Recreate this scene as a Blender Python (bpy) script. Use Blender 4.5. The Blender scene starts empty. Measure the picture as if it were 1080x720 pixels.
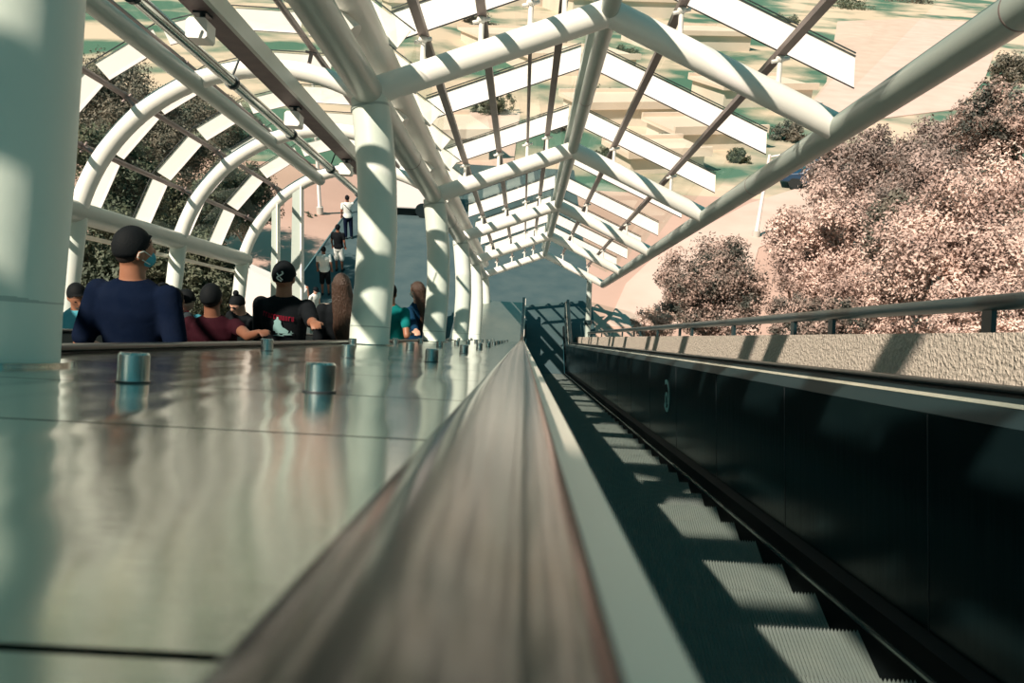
import bpy, bmesh, math, random
from mathutils import Vector, Matrix, Quaternion
random.seed(7)
PI = math.pi
TH = math.radians(25)                 # slope of the escalator
CT, ST = math.cos(TH), math.sin(TH)
CAMZ = 11.24                          # camera height above the lower plaza
Z0 = 24.5                             # slope distance where the steps level out
HN = -0.98                            # nosing plane below the camera
scene = bpy.context.scene
COL = scene.collection

# ------------------------------------------------------------------ camera, sky, sun, exposure
def S(x, z, h):                       # slope frame (right, down the slope, square to the slope) -> world
    return Vector((x, z*CT + h*ST, CAMZ - z*ST + h*CT))
RS = Matrix.Rotation(-TH, 4, 'X')
cam_d = bpy.data.cameras.new('camera'); cam = bpy.data.objects.new('camera', cam_d); COL.objects.link(cam)
cam_d.sensor_width = 36; cam_d.lens = 30; cam_d.clip_start = 0.01; cam_d.clip_end = 2000
cam_d.shift_x = -11/1080; cam_d.shift_y = -4/1080
roll = math.radians(3.0)
R = RS.to_3x3() @ Matrix.Rotation(PI/2, 3, 'X') @ Matrix.Rotation(roll, 3, 'Z')
cam.matrix_world = Matrix.Translation(S(0, 0, 0)) @ R.to_4x4()
cam_d.dof.use_dof = True; cam_d.dof.focus_distance = 9; cam_d.dof.aperture_fstop = 9
scene.camera = cam
w = bpy.data.worlds.new('world'); scene.world = w; w.use_nodes = True
nt = w.node_tree; bg = nt.nodes['Background']
tc = nt.nodes.new('ShaderNodeTexCoord'); sx = nt.nodes.new('ShaderNodeSeparateXYZ'); rp = nt.nodes.new('ShaderNodeValToRGB')
nt.links.new(tc.outputs['Generated'], sx.inputs[0]); nt.links.new(sx.outputs['Z'], rp.inputs[0]); nt.links.new(rp.outputs[0], bg.inputs[0])
rp.color_ramp.elements[0].position = 0.0; rp.color_ramp.elements[0].color = (0.26, 0.46, 0.44, 1)
rp.color_ramp.elements[1].position = 0.6; rp.color_ramp.elements[1].color = (0.06, 0.40, 0.47, 1)
bg.inputs[1].default_value = 0.52
sd = bpy.data.lights.new('sun', 'SUN'); sun = bpy.data.objects.new('sun', sd); COL.objects.link(sun)
sd.energy = 7.4; sd.angle = math.radians(0.6); sd.color = (1.0, 0.83, 0.71)
sdir = RS.to_3x3() @ Vector((-0.56, -1.0, 0.60))       # towards the sun
sun.rotation_euler = sdir.to_track_quat('Z', 'Y').to_euler(); sun.location = (0, -5, 30)
scene.view_settings.view_transform = 'Standard'; scene.view_settings.look = 'None'
scene.view_settings.exposure = 0.10; scene.view_settings.gamma = 1; scene.view_settings.use_curve_mapping = False

# ------------------------------------------------------------------ materials
def mat(name, col, rough=.5, metal=0, var=0, scale=5, col2=None, bump=0, bscale=20, spec=.5, coords='Object', stretch=None, detail=4, aniso=0):
    m = bpy.data.materials.new(name); m.use_nodes = True; t = m.node_tree; b = t.nodes['Principled BSDF']
    b.inputs['Base Color'].default_value = (*col, 1); b.inputs['Roughness'].default_value = rough; b.inputs['Metallic'].default_value = metal
    b.inputs['Specular IOR Level'].default_value = spec
    if aniso: b.inputs['Anisotropic'].default_value = aniso
    co = t.nodes.new('ShaderNodeTexCoord'); src = co.outputs[coords]
    if stretch:
        mp = t.nodes.new('ShaderNodeMapping'); mp.inputs['Scale'].default_value = stretch; t.links.new(src, mp.inputs[0]); src = mp.outputs[0]
    if col2 is not None:
        n = t.nodes.new('ShaderNodeTexNoise'); n.inputs['Scale'].default_value = scale; n.inputs['Detail'].default_value = detail
        t.links.new(src, n.inputs['Vector']); r = t.nodes.new('ShaderNodeValToRGB')
        r.color_ramp.elements[0].position = .5-var; r.color_ramp.elements[1].position = .5+var
        r.color_ramp.elements[0].color = (*col, 1); r.color_ramp.elements[1].color = (*col2, 1)
        t.links.new(n.outputs['Fac'], r.inputs[0]); t.links.new(r.outputs[0], b.inputs['Base Color'])
    if bump:
        n = t.nodes.new('ShaderNodeTexNoise'); n.inputs['Scale'].default_value = bscale; n.inputs['Detail'].default_value = 3
        t.links.new(src, n.inputs['Vector']); bp = t.nodes.new('ShaderNodeBump'); bp.inputs['Strength'].default_value = bump
        bp.inputs['Distance'].default_value = .02
        t.links.new(n.outputs['Fac'], bp.inputs['Height']); t.links.new(bp.outputs[0], b.inputs['Normal'])
    return m
M = {}
M['paint'] = mat('white_paint', (.80, .80, .75), .4, 0, .25, 3, (.86, .85, .80), spec=.5, bump=.04, bscale=9)
M['colpaint'] = mat('column_paint', (.56, .66, .60), .42, 0, .25, 2.5, (.68, .73, .66), bump=.05, bscale=14)
M['dpaint'] = mat('grey_tube_paint', (.36, .43, .40), .35, 0, .25, 3, (.42, .48, .44), bump=.03)
M['bar'] = mat('mauve_bar', (.22, .17, .165), .45, .2, .25, 6, (.28, .22, .21))
M['channel'] = mat('channel_paint', (.13, .10, .11), .6, 0, .25, 8, (.18, .14, .14))
M['white'] = mat('white_sheet', (.80, .77, .73), .5, 0, .3, 2, (.85, .82, .78))
M['dark'] = mat('dark_gasket', (.02, .025, .03), .5)
M['chrome'] = mat('steel_pipe', (.55, .62, .60), .22, 1, bump=.03, bscale=15)
M['rubber'] = mat('handrail_rubber', (.006, .014, .016), .14, 0, spec=.5, bump=.012, bscale=5, stretch=(3, .08, 3))
M['rubber2'] = mat('handrail_rubber_worn', (.008, .016, .018), .32, 0, spec=.5)
M['panel'] = mat('dark_steel_panel', (.010, .030, .034), .22, .6, .3, 1.2, (.016, .038, .042), bump=.05, bscale=5, stretch=(1, 4, .3))
M['strip'] = mat('satin_aluminium', (.80, .76, .66), .4, .1, .3, 6, (.86, .82, .72))
M['trimline'] = mat('bright_trim', (.85, .82, .70), .25, .8)
M['matte'] = mat('matte_dark_cover', (.010, .026, .030), .6, 0, spec=.25)
M['deck2'] = mat('worn_deck_steel', (.26, .32, .30), .3, .75, .25, 2, (.34, .38, .34), bump=.1)
M['skirt'] = mat('black_skirt', (.006, .010, .012), .7, 0, spec=.12)
M['step'] = mat('step_aluminium', (.17, .215, .205), .45, .3, .3, 6, (.22, .26, .24))
M['comb'] = mat('comb_red_brown', (.28, .12, .09), .5, .2)
M['conc'] = mat('rough_concrete', (.50, .44, .38), .85, 0, .15, 60, (.66, .58, .50), bump=1.0, bscale=60)
M['plainconc'] = mat('plain_concrete', (.42, .42, .38), .8, 0, .2, 3, (.50, .49, .44), bump=.3, bscale=30)
M['steelpost'] = mat('dark_rail_paint', (.012, .03, .035), .3, .1)
M['rock'] = mat('tan_earth', (.6, .45, .36), .9, 0, .2, .8, (.75, .58, .48))

def deck_material():
    m = mat('brushed_deck', (.56, .65, .60), .13, 1)
    t = m.node_tree; b = t.nodes['Principled BSDF']
    b.inputs['Anisotropic'].default_value = .4
    co = t.nodes.new('ShaderNodeTexCoord')
    mp = t.nodes.new('ShaderNodeMapping'); mp.inputs['Scale'].default_value = (1.0, .14, 1); t.links.new(co.outputs['Object'], mp.inputs[0])
    n = t.nodes.new('ShaderNodeTexNoise'); n.inputs['Scale'].default_value = 5.5; n.inputs['Detail'].default_value = 1; t.links.new(mp.outputs[0], n.inputs['Vector'])
    n2 = t.nodes.new('ShaderNodeTexNoise'); n2.inputs['Scale'].default_value = 300; n2.inputs['Detail'].default_value = 2
    mp2 = t.nodes.new('ShaderNodeMapping'); mp2.inputs['Scale'].default_value = (.03, 1, 1); t.links.new(co.outputs['Object'], mp2.inputs[0]); t.links.new(mp2.outputs[0], n2.inputs['Vector'])
    b1 = t.nodes.new('ShaderNodeBump'); b1.inputs['Strength'].default_value = .9; b1.inputs['Distance'].default_value = .01; t.links.new(n.outputs['Fac'], b1.inputs['Height'])
    b2 = t.nodes.new('ShaderNodeBump'); b2.inputs['Strength'].default_value = .07; b2.inputs['Distance'].default_value = .002; t.links.new(n2.outputs['Fac'], b2.inputs['Height'])
    t.links.new(b1.outputs[0], b2.inputs['Normal']); t.links.new(b2.outputs[0], b.inputs['Normal'])
    return m
M['deck'] = deck_material()
def glass_material():
    m = bpy.data.materials.new('roof_glass'); m.use_nodes = True; t = m.node_tree
    for n in list(t.nodes):
        if n.type != 'OUTPUT_MATERIAL': t.nodes.remove(n)
    out = t.nodes['Material Output']; tr = t.nodes.new('ShaderNodeBsdfTransparent'); tr.inputs[0].default_value = (.93, .965, .92, 1)
    gl = t.nodes.new('ShaderNodeBsdfGlossy'); gl.inputs[0].default_value = (.9, 1, .97, 1); gl.inputs['Roughness'].default_value = .03
    fr = t.nodes.new('ShaderNodeMath'); fr.operation = 'MULTIPLY_ADD'; fr.inputs[1].default_value = .45; fr.inputs[2].default_value = .03; lw = t.nodes.new('ShaderNodeLayerWeight'); lw.inputs[0].default_value = .5; pw = t.nodes.new('ShaderNodeMath'); pw.operation = 'POWER'; pw.inputs[1].default_value = 4; t.links.new(lw.outputs['Facing'], pw.inputs[0]); t.links.new(pw.outputs[0], fr.inputs[0]); mx = t.nodes.new('ShaderNodeMixShader')
    t.links.new(fr.outputs[0], mx.inputs[0]); t.links.new(tr.outputs[0], mx.inputs[1]); t.links.new(gl.outputs[0], mx.inputs[2]); t.links.new(mx.outputs[0], out.inputs[0])
    return m
M['glass'] = glass_material()
def ground_material():
    m = mat('plaza_ground', (.44, .30, .24), .9, 0, .12, .12, (.54, .38, .31), bump=.2, bscale=8, coords='Object', detail=6)
    return m
M['ground'] = ground_material()
M['hill'] = mat('hillside_scrub', (.22, .20, .14), .95, 0, .10, .14, (.66, .50, .41), bump=.6, bscale=3, detail=8)
M['scrub'] = mat('green_scrub', (.06, .15, .10), .95, 0, .07, .10, (.60, .48, .36), bump=.6, bscale=3, detail=8)
M['paving'] = mat('shadow_toned_paving', (.035, .075, .085), .85, 0, .2, 1.2, (.06, .10, .105), bump=.1, bscale=30)  # dark teal base colour stands in for the shadow across the plaza
M['road'] = mat('pale_road', (.56, .42, .35), .9, 0, .2, .5, (.64, .50, .43))
M['roofslab'] = mat('tan_flat_roof', (.66, .54, .44), .9, 0, .2, .3, (.74, .62, .52))
M['facade'] = mat('cream_wall', (.62, .54, .45), .9, 0, .2, .4, (.70, .62, .53))
M['pane'] = mat('dark_window', (.03, .08, .09), .1)

# ------------------------------------------------------------------ mesh helpers
class MB:
    def __init__(s): s.v = []; s.f = []; s.sm = []
    def add(s, vs, fs, smooth=False):
        o = len(s.v); s.v += [tuple(v) for v in vs]; s.f += [tuple(i+o for i in f) for f in fs]; s.sm += [smooth]*len(fs)
    def box(s, x0, x1, y0, y1, z0, z1):
        s.add([(x0,y0,z0),(x1,y0,z0),(x1,y1,z0),(x0,y1,z0),(x0,y0,z1),(x1,y0,z1),(x1,y1,z1),(x0,y1,z1)],
              [(0,3,2,1),(4,5,6,7),(0,1,5,4),(1,2,6,5),(2,3,7,6),(3,0,4,7)])
    def tube(s, pts, r, n=20, cap=True, smooth=True):
        pts = [Vector(p) for p in pts]; rr = r if isinstance(r, (list, tuple)) else [r]*len(pts)
        ups = None; rings = []
        for i, p in enumerate(pts):
            d = (pts[min(i+1, len(pts)-1)] - pts[max(i-1, 0)]).normalized()
            if ups is None: ups = d.orthogonal().normalized()
            else: ups = (ups - d*ups.dot(d)).normalized()
            b = d.cross(ups)
            rings.append([p + (ups*math.cos(2*PI*k/n) + b*math.sin(2*PI*k/n))*rr[i] for k in range(n)])
        vs = [v for rg in rings for v in rg]; fs = []
        for i in range(len(pts)-1):
            for k in range(n):
                a = i*n+k; c = i*n+(k+1) % n; fs.append((a, c, c+n, a+n))
        s.add(vs, fs, smooth)
        if cap: s.add(rings[0], [tuple(reversed(range(n)))]); s.add(rings[-1], [tuple(range(n))])
    def ell(s, c, r, n=16, m=10, rot=None, smooth=True):
        c = Vector(c); vs = []; fs = []
        for i in range(m+1):
            a = PI*i/m
            for k in range(n):
                b = 2*PI*k/n
                p = Vector((r[0]*math.sin(a)*math.cos(b), r[1]*math.sin(a)*math.sin(b), r[2]*math.cos(a)))
                if rot is not None: p = rot @ p
                vs.append(c+p)
        for i in range(m):
            for k in range(n):
                a = i*n+k; q = i*n+(k+1) % n; fs.append((a, a+n, q+n, q))
        s.add(vs, fs, smooth)
    def sweep(s, prof, st, smooth=False):
        # prof: closed polygon of (x, h); st: list of functions (x,h)->slope point
        n = len(prof); vs = []
        for f in st: vs += [f(x, h) for x, h in prof]
        fs = []
        for i in range(len(st)-1):
            for k in range(n):
                a = i*n+k; c = i*n+(k+1) % n; fs.append((a, a+n, c+n, c))
        s.add(vs, fs, smooth)
        s.add(vs[:n], [tuple(range(n))]); s.add(vs[-n:], [tuple(reversed(range(n)))])
    def mesh(s, name, off=Vector((0,0,0))):
        me = bpy.data.meshes.new(name); me.from_pydata([(v[0]-off[0], v[1]-off[1], v[2]-off[2]) for v in s.v], [], s.f)
        me.polygons.foreach_set('use_smooth', s.sm)
        bm = bmesh.new(); bm.from_mesh(me); bmesh.ops.recalc_face_normals(bm, faces=bm.faces); bm.to_mesh(me); bm.free()
        me.update(); return me
def tag(o, label=None, cat=None, group=None, kind=None):
    if label: o['label'] = label
    if cat: o['category'] = cat
    if group: o['group'] = group
    if kind: o['kind'] = kind
    return o
ORG = {}
def thing(name, label, cat, org, group=None, slope=True, rz=0):
    o = bpy.data.objects.new(name, None); COL.objects.link(o); o.empty_display_size = .2
    org = Vector(org); ORG[o.name] = org
    if slope: o.matrix_world = Matrix.Translation(S(*org)) @ RS
    else: o.location = org; o.rotation_euler = (0, 0, rz)
    return tag(o, label, cat, group)
def part(name, mb, m, parent, label=None):            # mb in slope coordinates (absolute) for slope things
    root = parent
    while root.parent: root = root.parent
    me = mb.mesh(name, ORG.get(root.name, Vector((0,0,0)))); me.materials.append(m)
    o = bpy.data.objects.new(name, me); COL.objects.link(o); o.parent = parent
    if label: o['label'] = label
    return o
def lpart(name, mb, m, parent, label=None):           # mb in the thing's own frame
    me = mb.mesh(name); me.materials.append(m)
    o = bpy.data.objects.new(name, me); COL.objects.link(o); o.parent = parent
    if label: o['label'] = label
    return o
def solo(name, mb, m, org=None, slope=True, label=None, cat=None, group=None, kind=None):
    org = Vector(org if org is not None else (0,0,0))
    me = mb.mesh(name, org); me.materials.append(m)
    o = bpy.data.objects.new(name, me); COL.objects.link(o)
    if slope: o.matrix_world = Matrix.Translation(S(*org)) @ RS
    else: o.location = org
    return tag(o, label, cat, group, kind)
def copy_tree(o, parent=None):
    c = o.copy(); COL.objects.link(c); c.parent = parent
    if parent is None and o.name in ORG: ORG[c.name] = ORG[o.name]
    for ch in list(o.children): copy_tree(ch, c)
    return c
ZS = -1.2                                             # things start a little behind the camera
SEND = 3.4
def at_z(z): return lambda x, h: (x, z, h)
def at_bend(): return lambda x, h: (x, Z0 - (h-HN)*math.tan(TH/2), h)
def at_flat(s): return lambda x, h: (x, Z0 + s*CT - (h-HN)*ST, HN + s*ST + (h-HN)*CT)
def path(s=SEND, z=ZS): return [at_z(z), at_bend(), at_flat(s)]
ORD = ['first', 'second', 'third', 'fourth', 'fifth', 'sixth', 'seventh', 'eighth', 'ninth', 'tenth', 'eleventh', 'twelfth', 'thirteenth', 'fourteenth']

# ------------------------------------------------------------------ terrain
def ramp_z(y): return max(0, CAMZ - y*math.tan(TH) + HN/CT)
def ground_h(x, y):
    r = ramp_z(y)
    if x > 0:
        f = min(1, max(0, (x-2.6)/6)); h = max(0, r - 1.0 - f*2.2)
        if y > 60: h += (y-60)*.03
        return h
    f = min(1, max(0, (-x-5.2)/5)); h = max(0, r - .6 + f*1.2)
    if x < -12 and y < 30: h += min(6, (-x-12)*.35)*max(0, min(1, (30-y)/12))
    if y > 60: h += (y-60)*.03
    return h
def grid(xs, ys, name, m, kind='structure', z=0):
    mb = MB(); nx = len(xs)
    vs = [(x, y, ground_h(x, y)+z) for y in ys for x in xs]
    fs = [(j*nx+i, j*nx+i+1, (j+1)*nx+i+1, (j+1)*nx+i) for j in range(len(ys)-1) for i in range(nx-1)]
    mb.add(vs, fs, True); return solo(name, mb, m, slope=False, kind=kind)
def fr(a, b, s): return [a+(b-a)*i/s for i in range(s+1)]
grid(fr(2.32, 12, 12)+fr(14, 60, 10)+fr(70, 300, 6), fr(-3, 42, 45), 'hillside_ground', M['ground'])
grid(fr(-300, -70, 6)+fr(-60, -14, 14)+fr(-12, 12, 10)+fr(14, 60, 10)+fr(70, 300, 6), fr(42, 60, 6)+fr(70, 600, 30), 'far_ground', M['scrub'], z=-.03)
grid(fr(-300, -70, 6)+fr(-60, -14, 14)+fr(-12, -4.55, 10), fr(-3, 26, 40), 'embankment_ground', M['hill'])
grid(fr(-300, -70, 6)+fr(-60, -14, 14)+fr(-12, -8, 4), fr(26, 42, 10), 'lower_ground', M['ground'])
mb = MB(); yb = S(0, Z0, HN)[1]; mb.box(-4.55, 2.32, yb, 26, -.3, -.002); mb.box(-8.0, 2.32, 26, 46, -.3, -.002)  # wider box covers the area where the paving colour replaces the shadow
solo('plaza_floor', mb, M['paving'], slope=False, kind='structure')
mb = MB(); mb.box(-60, -1.0, 46, 62, -.2, .02); solo('plaza_pavement', mb, M['road'], slope=False, kind='structure')
# concrete ramp that carries both escalators
mb = MB(); mb.sweep([(-4.5, -1.45), (2.3, -1.45), (2.3, -2.1), (-4.5, -2.1)], [at_z(-1.5), at_z(Z0-.2)])
solo('ramp_slab', mb, M['plainconc'], slope=True, kind='structure')

# right parapet wall of rough concrete
WX = 1.66
mb = MB(); mb.sweep([(WX, -1.45), (WX, .105), (2.22, .105), (2.22, -1.45)], [at_z(.2), at_z(27.4)])
solo('wall_right', mb, M['conc'], kind='structure')

# ------------------------------------------------------------------ roof: columns
colt = bpy.data.objects
def add_col(i):
    z = 1.875+5*i + (.07 if i == 0 else 0)
    t = thing('steel_column', '', 'column', (-1.23, z, -.122), 'pale round columns on the metal deck')
    mb = MB(); pts = [(-1.23, z, -.121), (-1.23, z, .0), (-1.215, z, .35), (-1.21, z, .8), (-1.235, z, 1.2), (-1.285, z, 1.6), (-1.33, z, 1.86)]
    mb.tube(pts, [.16, .16, .158, .157, .157, .155, .15], 40)
    part('shaft', mb, M['colpaint'], t)
    mb = MB(); mb.tube([(-1.23, z, .02), (-1.23, z, .032)], .161, 40); mb.tube([(-1.318, z, 1.77), (-1.322, z, 1.79)], .157, 40)
    part('weld_ring', mb, M['dpaint'], t)
    mb = MB(); mb.tube([(-1.23, z, -.124), (-1.23, z, -.112)], .19, 40)
    part('base_collar', mb, M['deck'], t)
    t['label'] = ['pale round column nearest the camera, at the left edge', 'pale round column second from the camera, in front of the standing men',
                  'pale round column third from the camera', 'pale round column fourth from the camera', 'pale round column fifth from the camera', 'farthest pale round column on the deck'][i]
for i in range(6): add_col(i)

# longitudinal tubes
ZE = 27.0
def long_tube(name, x, h, r, label, m='dpaint', z0=-8.5, z1=ZE, joints=True):
    t = thing(name, label, 'roof beam', (x, z0, h)); mb = MB(); mb.tube([(x, z0, h), (x, z1, h)], r, 32); part('tube', mb, M[m], t)
    if joints:
        z = 1.875+2.5
        while z < z1-.3: mb = MB(); mb.tube([(x, z-.006, h), (x, z+.006, h)], r*1.02, 32); z += 5; part('weld_ring', mb, M['bar'], t)
    return t
RX, RH = .56, 2.65; EX, EH = 2.46, 1.81; LX, LH = -1.335, 1.9
long_tube('ridge_tube', RX, RH, .075, 'grey steel ridge tube at the peak of the glass gable', 'dpaint')
long_tube('column_head_tube', LX, LH, .12, 'thick grey tube running along the column heads', 'dpaint')
long_tube('valley_tube', -1.30, 2.27, .12, 'white sunlit tube just above the column head tube', 'paint', joints=False)
long_tube('eave_tube', EX, EH, .11, 'thick grey tube along the right edge of the glass roof', 'dpaint')
mb = MB(); mb.box(RX-.10, RX+.04, -8.5, ZE, RH+.17, RH+.27); mb.box(RX-.03, RX-.01, -8.5, ZE, RH+.05, RH+.18)
solo('ridge_beam', mb, M['dpaint'], (RX, .3, RH), label='flat grey beam fixed above the ridge tube', cat='roof beam')

# gable frames
def bracket(mb, x, z, h0, h1):
    mb.tube([(x, z, h0), (x, z-.02, h1)], .022, 8); mb.tube([(x-.07, z-.03, h1-.06), (x+.07, z-.03, h1-.02)], .016, 8)
    mb.ell((x, z-.03, h1-.03), (.04, .04, .03), 10, 6)
GRH = 3.04                                            # glass height above the ridge
def gl_r(x): return GRH - (x-RX)*.43
def gl_l(x): return GRH - (RX-x)*.40
BARR = [1.14, 1.95]; BARL = [.20, -.07, -.46, -.92]
for i in range(-2, 6):
    z = 1.875+5*i
    t = thing('gable_frame', ['farther white rafter pair up the roof behind the camera', 'white rafter pair of the roof just behind the camera'][i+2] if i < 0 else ['pair of white rafters over the nearest column, above the view', 'white rafter pair nearest in view, meeting the second column', 'second white rafter pair in view down the roof', 'third white rafter pair in view down the roof',
              'last but one white rafter pair', 'farthest white rafter pair at the roof end'][i], 'roof frame', (RX, z, RH), 'white rafter pairs of the glass gable')
    mb = MB(); mb.tube([(RX+.03, z, RH-.01), (EX-.04, z, EH+.02)], .11, 32); part('rafter', mb, M['paint'], t)
    mb = MB(); mb.tube([(RX-.03, z, RH-.01), (LX+.04, z, LH+.02)], .11, 32); part('rafter', mb, M['paint'], t)
    for x in BARR: mb = MB(); bracket(mb, x, z, RH-(x-RX)*.442+.09, gl_r(x)-.07); part('glass_bracket', mb, M['white'], t)
    for x in BARL: mb = MB(); bracket(mb, x, z, RH-(RX-x)*.396+.09, gl_l(x)-.07); part('glass_bracket', mb, M['white'], t)

# gable glazing, one thing per half bay and side
def glazing_row(side, k):
    z = 1.9 + 2.5*k; st = .27
    if side == 'r': xa, xb, f = RX+.03, 2.58, gl_r
    else: xa, xb, f = -1.2, RX-.08, gl_l
    lab = ('%s row of stepped glass behind the camera on the %s slope' if k < 0 else '%s row of stepped glass on the %s slope of the gable, counted from the camera') % (ORD[k if k >= 0 else -k-1], 'right' if side == 'r' else 'left')
    t = thing('glass_roof_row', lab, 'roof glazing', ((xa+xb)/2, z, f((xa+xb)/2)), 'stepped glass rows of the gable roof')
    mb = MB(); mb.add([(xa, z, f(xa)+st), (xb, z, f(xb)+st), (xb, z+2.5, f(xb)+.005), (xa, z+2.5, f(xa)+.005)], [(0, 1, 2, 3)]); part('glass_pane', mb, M['glass'], t)
    # closed thin white riser sheet
    mb = MB()
    d = .012
    mb.add([(xa, z+.03, f(xa)), (xb, z+.03, f(xb)), (xb, z+.03, f(xb)+st-.025), (xa, z+.03, f(xa)+st-.025),
            (xa, z+.03+d, f(xa)), (xb, z+.03+d, f(xb)), (xb, z+.03+d, f(xb)+st-.025), (xa, z+.03+d, f(xa)+st-.025)],
           [(0,1,2,3),(7,6,5,4),(0,4,5,1),(1,5,6,2),(2,6,7,3),(3,7,4,0)])
    part('sunshade_strip', mb, M['white'], t)
    mb = MB()
    for hh in (-.012, st-.022, st+.004): mb.tube([(xa, z+.02, f(xa)+hh), (xb, z+.02, f(xb)+hh)], .006, 6, smooth=False)
    part('glazing_bead', mb, M['dark'], t)
    for x in (BARR if side == 'r' else BARL):
        mb = MB()
        wd = .018 if abs(x+.07) < .01 else .035
        y = f(x)-.03
        mb.add([(x-wd, z, y-.05), (x+wd, z, y-.05), (x+wd, z, y), (x-wd, z, y), (x-wd, z+2.5, y-.05), (x+wd, z+2.5, y-.05), (x+wd, z+2.5, y), (x-wd, z+2.5, y)],
               [(0,1,2,3),(7,6,5,4),(0,4,5,1),(1,5,6,2),(2,6,7,3),(3,7,4,0)])
        part('glazing_bar', mb, M['bar'], t)
for k in range(-4, 10):
    glazing_row('r', k); glazing_row('l', k)

# ------------------------------------------------------------------ left barrel vault
VX, VH, VR = -2.55, .60, 1.90
def va(a, r=VR): a = math.radians(a); return VX + r*math.cos(a), VH + r*math.sin(a)
VZ = [3.4+2.47*i for i in range(-4, 5)]                     # hoops
for i, z in enumerate(VZ):
    t = thing('vault_hoop', ['white vault hoop fourth behind the camera', 'white vault hoop third behind the camera', 'white vault hoop second behind the camera', 'white vault hoop just behind the camera', 'white vault hoop nearest the camera, above the view', 'second white vault hoop from the camera', 'big white hoop beside the second column', 'white vault hoop behind the big one', 'last white hoop at the open end of the vault'][i],
              'roof frame', (VX, z, VH), 'white hoops of the barrel vault')
    mb = MB(); pts = [va(a) for a in range(48, 169, 4)]; mb.tube([(x, z, h) for x, h in pts], .09, 24); part('arch_tube', mb, M['paint'], t)
    for a in (63, 80.5, 98, 115.5, 133, 150.5):
        mb = MB(); x, h = va(a, VR+.06); x2, h2 = va(a, VR+.24); mb.tube([(x, z, h), (x2, z, h2)], .02, 8); mb.ell((x2, z, h2), (.035, .05, .035), 8, 6)
        ax, ah = va(a-1.6, VR+.2); bx, bh = va(a+1.6, VR+.2); mb.tube([(ax, z, ah), (bx, z, bh)], .014, 6)
        part('glass_bracket', mb, M['bar'], t)
    x, h = va(168)
    mb = MB(); mb.tube([(x, z, h), (x-.05, z, .2), (x-.03, z, -1.3)], [.10, .10, .10], 24); part('post', mb, M['colpaint'], t)
AN = [168, 150.5, 133, 115.5, 98, 80.5, 63, 48]
VG = VR+.27
def vault_row(k):
    z = 3.0+1.235*k; L = 1.235; st = .20
    t = thing('vault_glass_row', ('%s ring of small panes in the barrel vault, counted from the camera' if k >= 0 else '%s ring of small vault panes up the roof, just overhead and behind the camera') % ORD[k if k >= 0 else -k-1], 'roof glazing', (VX, z, VH+VG), 'pane rings of the barrel vault')
    mb = MB(); mw = MB(); md = MB(); mbar = MB()
    for a, b in zip(AN[:-1], AN[1:]):
        p0, p1 = va(a, VG+st), va(b, VG+st); q0, q1 = va(a, VG), va(b, VG)
        mb.add([(p0[0], z, p0[1]), (p1[0], z, p1[1]), (q1[0], z+L, q1[1]), (q0[0], z+L, q0[1])], [(0, 1, 2, 3)])
        s0 = .06; e0, e1 = va(a+(b-a)*s0, VG+.0), va(b-(b-a)*s0, VG+.0); g0, g1 = va(a+(b-a)*s0, VG+st-.02), va(b-(b-a)*s0, VG+st-.02)
        mw.add([(e0[0], z+.08, e0[1]), (e1[0], z+.08, e1[1]), (g1[0], z+.02, g1[1]), (g0[0], z+.02, g0[1]),
                (e0[0], z+.092, e0[1]), (e1[0], z+.092, e1[1]), (g1[0], z+.032, g1[1]), (g0[0], z+.032, g0[1])],
               [(0,1,2,3),(7,6,5,4),(0,4,5,1),(1,5,6,2),(2,6,7,3),(3,7,4,0)])
        md.tube([(p0[0], z, p0[1]), (p1[0], z, p1[1])], .006, 6, smooth=False); md.tube([(e0[0], z+.085, e0[1]), (e1[0], z+.085, e1[1])], .005, 6, smooth=False)
    for a in AN[:-1]:
        mbar = MB(); c0 = va(a, VG-.03); mbar.tube([(c0[0], z, c0[1]), (c0[0], z+L, c0[1])], .03, 8, smooth=False); part('glazing_bar', mbar, M['bar'], t)
    part('glass_pane', mb, M['glass'], t); part('sunshade_strip', mw, M['white'], t); part('glazing_bead', md, M['dark'], t)
for k in range(-8, 9): vault_row(k)
VE = VZ[-1]+.15
x, h = va(168)
long_tube('wall_beam', x, h, .11, 'grey tube along the feet of the vault hoops', 'dpaint', -7, VE, False)
mb = MB(); mb.box(x-.14, x-.10, -7, VE, h-.22, h-.18); solo('wall_rail', mb, M['strip'], (x, 1.2, h-.2), label='slim pale rail under the wall tube of the vault', cat='rail')
x, h = va(114, VR-.03); long_tube('vault_purlin', x, h, .085, 'grey tube along the left shoulder of the vault', 'dpaint', -7, VE, False)
# conduit pipe with couplings
t = thing('conduit_pipe', 'shiny metal conduit pipe with dark couplings hung under the vault', 'pipe', (-2.63, 1.2, 2.08))
mb = MB(); mb.tube([(-2.63, -7, 2.08), (-2.63, VE, 2.08)], .048, 24); part('pipe', mb, M['chrome'], t)
for k in range(7):
    mb = MB(); z = 3.6+1.9*k; mb.tube([(-2.63, z-.02, 2.08), (-2.63, z+.02, 2.08)], .062, 24); mb.tube([(-2.63, z, 2.13), (-2.58, z, 2.28)], .01, 6); part('coupling', mb, M['steelpost'], t)
t = thing('lighting_channel', 'brown metal lighting channel hung beside the conduit pipe', 'cable tray', (-2.36, 1.2, 2.20))
mb = MB(); mb.box(-2.46, -2.27, -7, VE, 2.17, 2.20); mb.box(-2.46, -2.455, -7, VE, 2.2, 2.26); mb.box(-2.275, -2.27, -7, VE, 2.2, 2.26); part('tray', mb, M['channel'], t)
mb = MB(); mb.box(-2.262, -2.225, -7, VE, 2.15, 2.29); part('side_rail', mb, M['dpaint'], t)
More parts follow.
